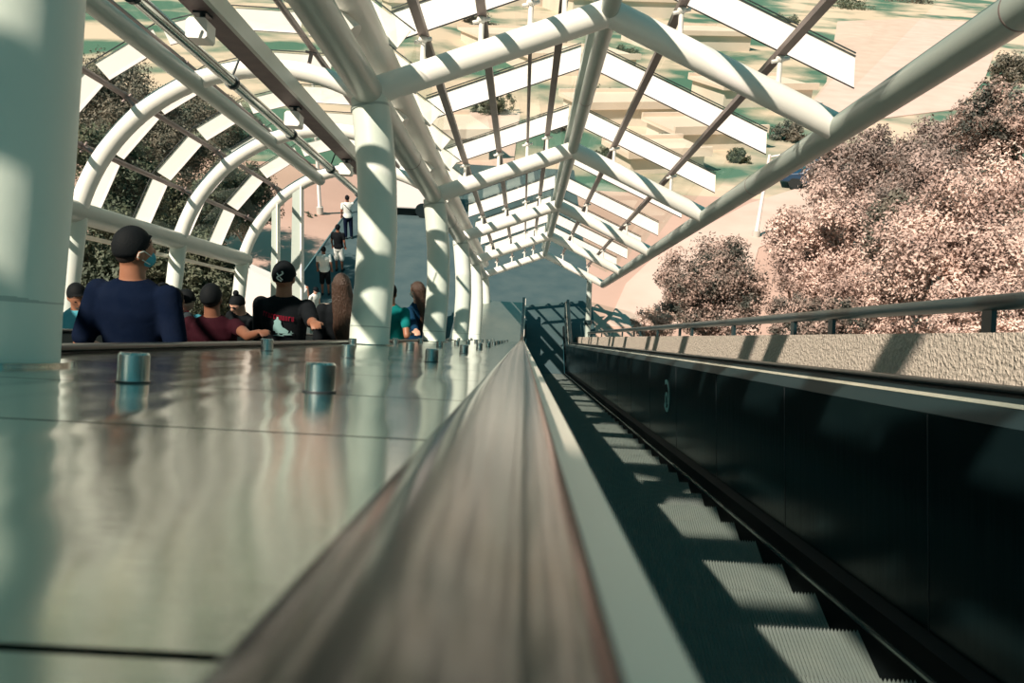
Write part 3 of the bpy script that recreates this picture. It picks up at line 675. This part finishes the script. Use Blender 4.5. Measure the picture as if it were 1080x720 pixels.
# ------------------------------------------------------------------ outside: trees, buildings, vehicles, poles
def px_dir(px, py):
    u, v = px-551, py-356; c, s = math.cos(roll), math.sin(roll); return (u*c+v*s)/900, -(v*c-u*s)/900
def px_at(px, py, z): X, H = px_dir(px, py); return S(X*z, z, H*z)
def px_ground(px, py, gz=0):
    X, H = px_dir(px, py); return px_at(px, py, (CAMZ-gz)/(ST-H*CT))
LEAF = {'pink': mat('pale_pink_leaves', (.28, .20, .17), .8, 0, .13, 1.1, (.72, .55, .47)), 'grey': mat('grey_brown_leaves', (.09, .085, .075), .8, 0, .14, .9, (.40, .31, .27)),
        'dark': mat('dark_green_leaves', (.05, .07, .055), .7, 0, .2, 1.5, (.20, .17, .13)), 'shade': mat('deep_green_leaves', (.035, .06, .04), .7, 0, .2, 1.2, (.11, .12, .07)),
        'mid': mat('mixed_leaves', (.045, .055, .045), .75, 0, .10, 2.2, (.42, .31, .26))}
BARK = mat('bark', (.20, .13, .10), .9, 0, .2, 6, (.32, .22, .17))
TREES = 0
def tree(px, py, rx, ry, z, leaf, label, n=9000, ls=.11, depth=None, group='trees outside the canopy', kind='tree'):
    global TREES; TREES += 1; rnd = random.Random(TREES*13)
    c = px_at(px, py, z); RX_, RZ_ = rx*z/900, ry*z/900; RY_ = depth or (RX_+RZ_)/2
    g = ground_h(c.x, c.y); g = max(g, 0)
    if c.z-RZ_ < g: g = g
    t = thing(kind, label, 'tree', (c.x, c.y, g), group, slope=False); c = c-Vector((c.x, c.y, g))
    mb = MB(); r0 = max(.06, RX_*.07); mb.tube([(0, 0, -.1), (.1*RX_, 0, c.z*.5), c], [r0, r0*.8, r0*.3], 12)
    blobs = []
    for i in range(64):
        d = Vector((rnd.gauss(0, 1), rnd.gauss(0, 1), rnd.gauss(0, 1))).normalized()*(rnd.random()**.5*.92); p = c+Vector((d.x*RX_, d.y*RY_, d.z*RZ_))
        blobs.append((p, rnd.uniform(.16, .34)*min(RX_, RZ_)))
        if i < 9: mb.tube([(0.05, 0, c.z*rnd.uniform(.3, .7)), p], [r0*.4, r0*.12], 7)
    lpart('trunk', mb, BARK, t)
    n = int(n*2.3); ls *= .60
    mb = MB(); vs = []; fs = []
    for i in range(n):
        p, r = blobs[rnd.randrange(64)]; d = Vector((rnd.gauss(0, 1), rnd.gauss(0, 1), rnd.gauss(0, 1))).normalized(); q = p+d*r*rnd.uniform(.2, 1.25)
        nrm = (d+Vector((rnd.gauss(0, .6), rnd.gauss(0, .6), rnd.gauss(0, .6)))).normalized(); a = nrm.orthogonal().normalized(); a = Quaternion(nrm, rnd.uniform(0, 6.28)) @ a; b = nrm.cross(a); s = ls*rnd.uniform(.6, 1.3)
        o = len(vs); vs += [q-a*s, q-b*s*.45, q+a*s, q+b*s*.45]; fs.append((o, o+1, o+2, o+3))
    mb.add(vs, fs); me = bpy.data.meshes.new('foliage'); me.from_pydata([tuple(v) for v in vs], [], fs); me.materials.append(LEAF[leaf]); me.update()
    o = bpy.data.objects.new('foliage', me); COL.objects.link(o); o.parent = t
    return t
# right side, near to far
tree(752, 306, 58, 58, 22, 'mid', 'round dark bush standing alone right of the roof corner', 16000, .075)
tree(690, 345, 26, 22, 21, 'pink', 'small pale shrub at the left foot of the round dark bush', 2500, .06)
tree(872, 262, 62, 82, 20, 'pink', 'pale pink tree left of the dark clump on the right', 15000, .075)
tree(1010, 262, 92, 100, 16, 'pink', 'large pale pink tree at the right edge above the railing', 20000, .075)
tree(948, 250, 45, 55, 19, 'dark', 'dark leafy clump between the two pale trees', 8000, .08)
tree(905, 190, 75, 55, 33, 'grey', 'grey brown tree behind the pale pink one', 13000, .12)
tree(1000, 180, 70, 55, 30, 'grey', 'grey brown tree mass at the upper right behind the large pale tree', 13000, .12)
tree(1062, 140, 60, 60, 26, 'mid', 'tall mottled tree at the far right edge', 12000, .1)
tree(860, 335, 60, 30, 17, 'mid', 'low mottled shrub just behind the railing', 7000, .06)
tree(1068, 75, 26, 22, 60, 'dark', 'small dark bush by the rim of the far plaza', 2500, .2)
tree(1050, 205, 30, 34, 21, 'dark', 'dark foliage patch inside the right hand trees', 3500, .08)
tree(1040, 330, 70, 34, 13, 'pink', 'pale shrub close behind the railing at the right edge', 8000, .05)
tree(935, 325, 75, 45, 17.5, 'pink', 'pale undergrowth bush behind the railing posts', 10000, .06)
tree(975, 215, 60, 60, 24, 'grey', 'grey brown tree filling the middle of the right hand grove', 12000, .09)
# left side, seen through the vault
for a in [(125, 300, 60, 60, 12, 'shade'), (215, 300, 42, 55, 15, 'shade'), (110, 205, 60, 70, 16, 'shade'), (190, 235, 50, 55, 19, 'shade'), (165, 150, 70, 60, 24, 'dark'), (250, 205, 45, 40, 28, 'shade'), (95, 110, 70, 60, 26, 'dark'), (225, 130, 55, 40, 45, 'dark')]:
    k = TREES-14
    tree(*a[:5], a[5], ['dark tree filling the low opening behind the navy T-shirt man', 'dark tree seen through the opening right of his head', 'dark green tree behind the first panes of the vault', 'dark tree behind the middle panes of the vault', 'dark olive tree seen through the upper left panes',
          'dark tree beyond the third vault hoop', 'dark olive tree at the top left beside the first column', 'distant dark tree seen through the vault shoulder'][k], 18000, .075, group='trees left of the vault')
# far vegetation and low buildings seen through the gable glass
k = 0
for px, py, w_, d_, h_ in [(540, 60, 9, 8, 2.4), (600, 80, 10, 7, 2.6), (655, 125, 7, 5, 2.2), (720, 60, 12, 8, 3), (740, 150, 6, 4, 2.0), (790, 110, 8, 5, 2.5), (450, 35, 10, 6, 3.0), (640, 30, 16, 12, 4), (560, 20, 18, 12, 4), (690, 175, 4.5, 3, 1.8), (440, 160, 7, 5, 2.6)]:
    g = px_ground(px, py); gz = ground_h(g.x, g.y); t = thing('building', '', 'building', (g.x, g.y, gz), 'low flat roofed buildings beyond the roof', slope=False, rz=.35)
    t['label'] = 'low flat roofed building seen through the gable glass, number %s in rising distance' % ORD[k] if False else ['tan flat roof seen left of the ridge tube', 'tan flat roof seen just right of the ridge tube near the second rafters', 'small tan flat roof close under the second right rafter', 'wide tan flat roof above the middle of the right slope', 'small tan flat roof near the lower right slope', 'tan flat roof beside the right eave glazing', 'tan flat roof seen over the valley tube', 'large tan flat roof far behind the ridge joint', 'large flat roof at the top left of the ridge', 'smallest flat roof low in the right slope', 'flat roof behind the column heads'][k]; k += 1
    h_ *= .5
    mb = MB(); mb.box(-w_/2, w_/2, -d_/2, d_/2, -1, h_); wo = lpart('wall', mb, M['facade'], t)
    mb = MB(); mb.box(-w_/2-.3, w_/2+.3, -d_/2-.3, d_/2+.3, h_, h_+.25); mb.box(-w_/2-.3, w_/2+.3, -d_/2-.3, -d_/2-.1, h_+.25, h_+.5); mb.box(-w_/2-.3, w_/2+.3, d_/2+.1, d_/2+.3, h_+.25, h_+.5); lpart('flat_roof', mb, M['roofslab'], t)
    nn = 0
    for i in range(nn):
        x = -w_/2+(i+.5)*w_/nn; mb = MB(); mb.box(x-.4, x+.4, -d_/2-.03, -d_/2+.02, h_*.35, h_*.8); lpart('window', mb, M['pane'], t)
for i, (px, py, r) in enumerate([(500, 30, 22), (575, 45, 16), (625, 105, 20), (690, 100, 18), (760, 130, 16), (700, 150, 14), (830, 140, 16), (450, 20, 24), (520, 110, 20), (585, 130, 16), (760, 20, 22), (890, 15, 26), (960, 12, 24), (830, 30, 20), (640, 165, 12), (480, 130, 18), (660, 60, 14), (780, 165, 12)]):
    g = px_ground(px, py+r*.5); z = (g-cam.location).dot(S(0, 1, 0)-S(0, 0, 0))
    tree(px, py, r*1.3, r*.8, z, 'shade' if i % 3 else 'dark', ['low green', 'broad green', 'round green'][i % 3]+' bush between the far roofs, '+['top centre left', 'left of the ridge joint', 'right of the ridge tube', 'mid right slope', 'lower right slope', 'under the second rafter', 'beside the eave tube', 'top left of the gable', 'behind the left rafter', 'low by the ridge', 'top right of the ridge', 'at the top right glass', 'near the top right corner', 'above the first right rafter', 'lowest by the ridge', 'over the column heads', 'above the first bar', 'at the eave low down'][i],
         2200, max(.12, z/900*2.2), group='far bushes seen through the gable glass', kind='bush')
# pale far plaza with a curved rim
def slab(name, pts, m, h=.06, base=0, lab=None):
    g = [px_ground(*p) for p in pts]; mb = MB(); n = len(g)
    zs = [ground_h(p.x, p.y) for p in g]; mb.add([(p.x, p.y, z_+h+base) for p, z_ in zip(g, zs)]+[(p.x, p.y, z_-.4) for p, z_ in zip(g, zs)], [tuple(range(n))]+[(i, (i+1) % n, n+(i+1) % n, n+i) for i in range(n)])
    return solo(name, mb, m, slope=False, kind='structure')
slab('far_plaza', [(840, 130), (870, 95), (880, 40), (960, 38), (1030, 42), (1046, 52), (1044, 72), (1035, 95), (1010, 120), (930, 128)], M['road'])
slab('side_road', [(640, 345), (660, 300), (700, 262), (790, 215), (870, 190), (880, 225), (800, 262), (790, 300), (800, 350)], M['road'], .04)
def vehicle(px, py, rz, body, label, L=4.2, W=1.8, H=1.45, van=False):
    g = px_ground(px, py); t = thing('van' if van else 'car', label, 'van' if van else 'car', (g.x, g.y, ground_h(g.x, g.y)+.02), slope=False, rz=rz)
    mb = MB(); a = L/2
    if van: pr = [(-a, .35), (-a, 1.9), (-a+.15, H), (a-1.1, H), (a-.35, 1.25), (a-.05, 1.0), (a, .35)]
    else: pr = [(-a, .35), (-a, .85), (-a+.55, .92), (-a+1.1, H), (a-1.75, H), (a-1.05, .95), (a-.1, .78), (a, .35)]
    vs = []
    for sx_, k_ in ((-1, .86), (-1, 1), (1, 1), (1, .86)): pass
    for x in (-W/2, W/2):
        vs += [(x*(.84 if z_ > 1.1 and not van else 1), y, z_) for y, z_ in pr]
    n = len(pr); mb.add(vs, [tuple(range(n)), tuple(reversed(range(n, 2*n)))]+[(i, (i+1) % n, n+(i+1) % n, n+i) for i in range(n)])
    b = lpart('body', mb, body, t); bv = b.modifiers.new('bevel', 'BEVEL'); bv.width = .09; bv.segments = 3
    mb = MB(); y1, y2 = (a-1.0, a-.45) if van else (a-1.65, a-1.12); mb.add([(-W*.36, y1, H-.06 if not van else H-.1), (W*.36, y1, H-.06 if not van else H-.1), (W*.42, y2+.03, 1.0 if not van else 1.3), (-W*.42, y2+.03, 1.0 if not van else 1.3)], [(0, 1, 2, 3)]); mb.v = [(x, y+.04, z_+.03) for x, y, z_ in mb.v]; lpart('windscreen', mb, M['pane'], t)
    for x in (-1, 1):
        mb = MB(); mb.box(*((x*W*.49-.01, x*W*.49+.01, a-1.6, a-1.1, 1.2, 1.7) if van else (x*W*.455-.01, x*W*.455+.01, -a+1.0, a-1.6, 1.0, H-.12))); lpart('side_window', mb, M['pane'], t)
        for y in (-a+.8, a-.8): mb = MB(); mb.tube([(x*W/2-x*.2, y, .32), (x*W/2+x*.01, y, .32)], .32, 24); lpart('wheel', mb, M['rubber2'], t)
    return t
white_p = mat('white_car_paint', (.85, .82, .78), .25, 0); dark_p = mat('dark_car_paint', (.01, .03, .04), .25, 0); blue_p = mat('blue_car_paint', (.005, .04, .09), .3)
vehicle(425, 222, PI/2, white_p, 'white van parked on the plaza behind the second column', 3.6, 1.9, 2.1, True)
for px, py, lab in [(323, 231, 'dark round bush on the plaza beside the thin white pole'), (306, 246, 'dark round bush left of the pole, between the vault posts')]:
    g = px_ground(px, py+5); z = (g-cam.location).dot(S(0, 1, 0)-S(0, 0, 0)); tree(px, py, 13, 7, z, 'shade', lab, 1500, .09, group='small round bushes on the left plaza', kind='bush')
vehicle(862, 198, 1.4, blue_p, 'blue car at the street below the eave tube')
def pole(px, py, H, r, label, arm=1):
    g = px_ground(px, py); t = thing('street_pole', label, 'street pole', (g.x, g.y, ground_h(g.x, g.y)), slope=False)
    mb = MB(); mb.tube([(0, 0, 0), (0, 0, H)], [r, r*.7], 16); lpart('shaft', mb, M['white'], t)
    mb = MB(); mb.tube([(0, 0, 0), (0, 0, .3)], r*1.8, 16); lpart('base', mb, M['plainconc'], t)
    mb = MB(); mb.tube([(0, 0, H-.1), (.8*arm, 0, H+.1)], r*.4, 8); lpart('arm', mb, M['white'], t); mb = MB(); mb.ell((1.0*arm, 0, H+.08), (.35, .12, .07)); lpart('lamp_head', mb, M['dpaint'], t)
pole(797, 250, 3.6, .09, 'tan street pole below the eave tube at the right'); pole(338, 232, 6, .08, 'thin white pole on the plaza near the dark car')
# white angular stair wall outside on the left
t = thing('stair_wall', 'angular white wall with sloped top seen left through the vault opening', 'wall', tuple(px_at(245, 300, 24))[:2]+(0,), slope=False)
c = px_at(235, 290, 24)
mb = MB(); mb.sweep([(0, 0)], []) if False else None
prof = [(-2.2, 0), (-2.2, c.z+.6), (-1.0, c.z+.9), (2.0, c.z-.4), (2.0, c.z-1.8), (1.0, 0)]
vs = [(x, 0, z_) for x, z_ in prof]+[(x, .4, z_) for x, z_ in prof]; n = len(prof)
mb.add(vs, [tuple(range(n)), tuple(reversed(range(n, 2*n)))]+[(i, (i+1) % n, n+(i+1) % n, n+i) for i in range(n)]); lpart('wall_slab', mb, M['white'], t)
mb = MB(); mb.tube([(-2.0, -.2, c.z-.2), (1.9, -.2, c.z-1.9)], .05, 10); mb.tube([(-2.0, -.2, c.z-.5), (1.9, -.2, c.z-2.2)], .03, 10); lpart('handrail', mb, M['steelpost'], t)
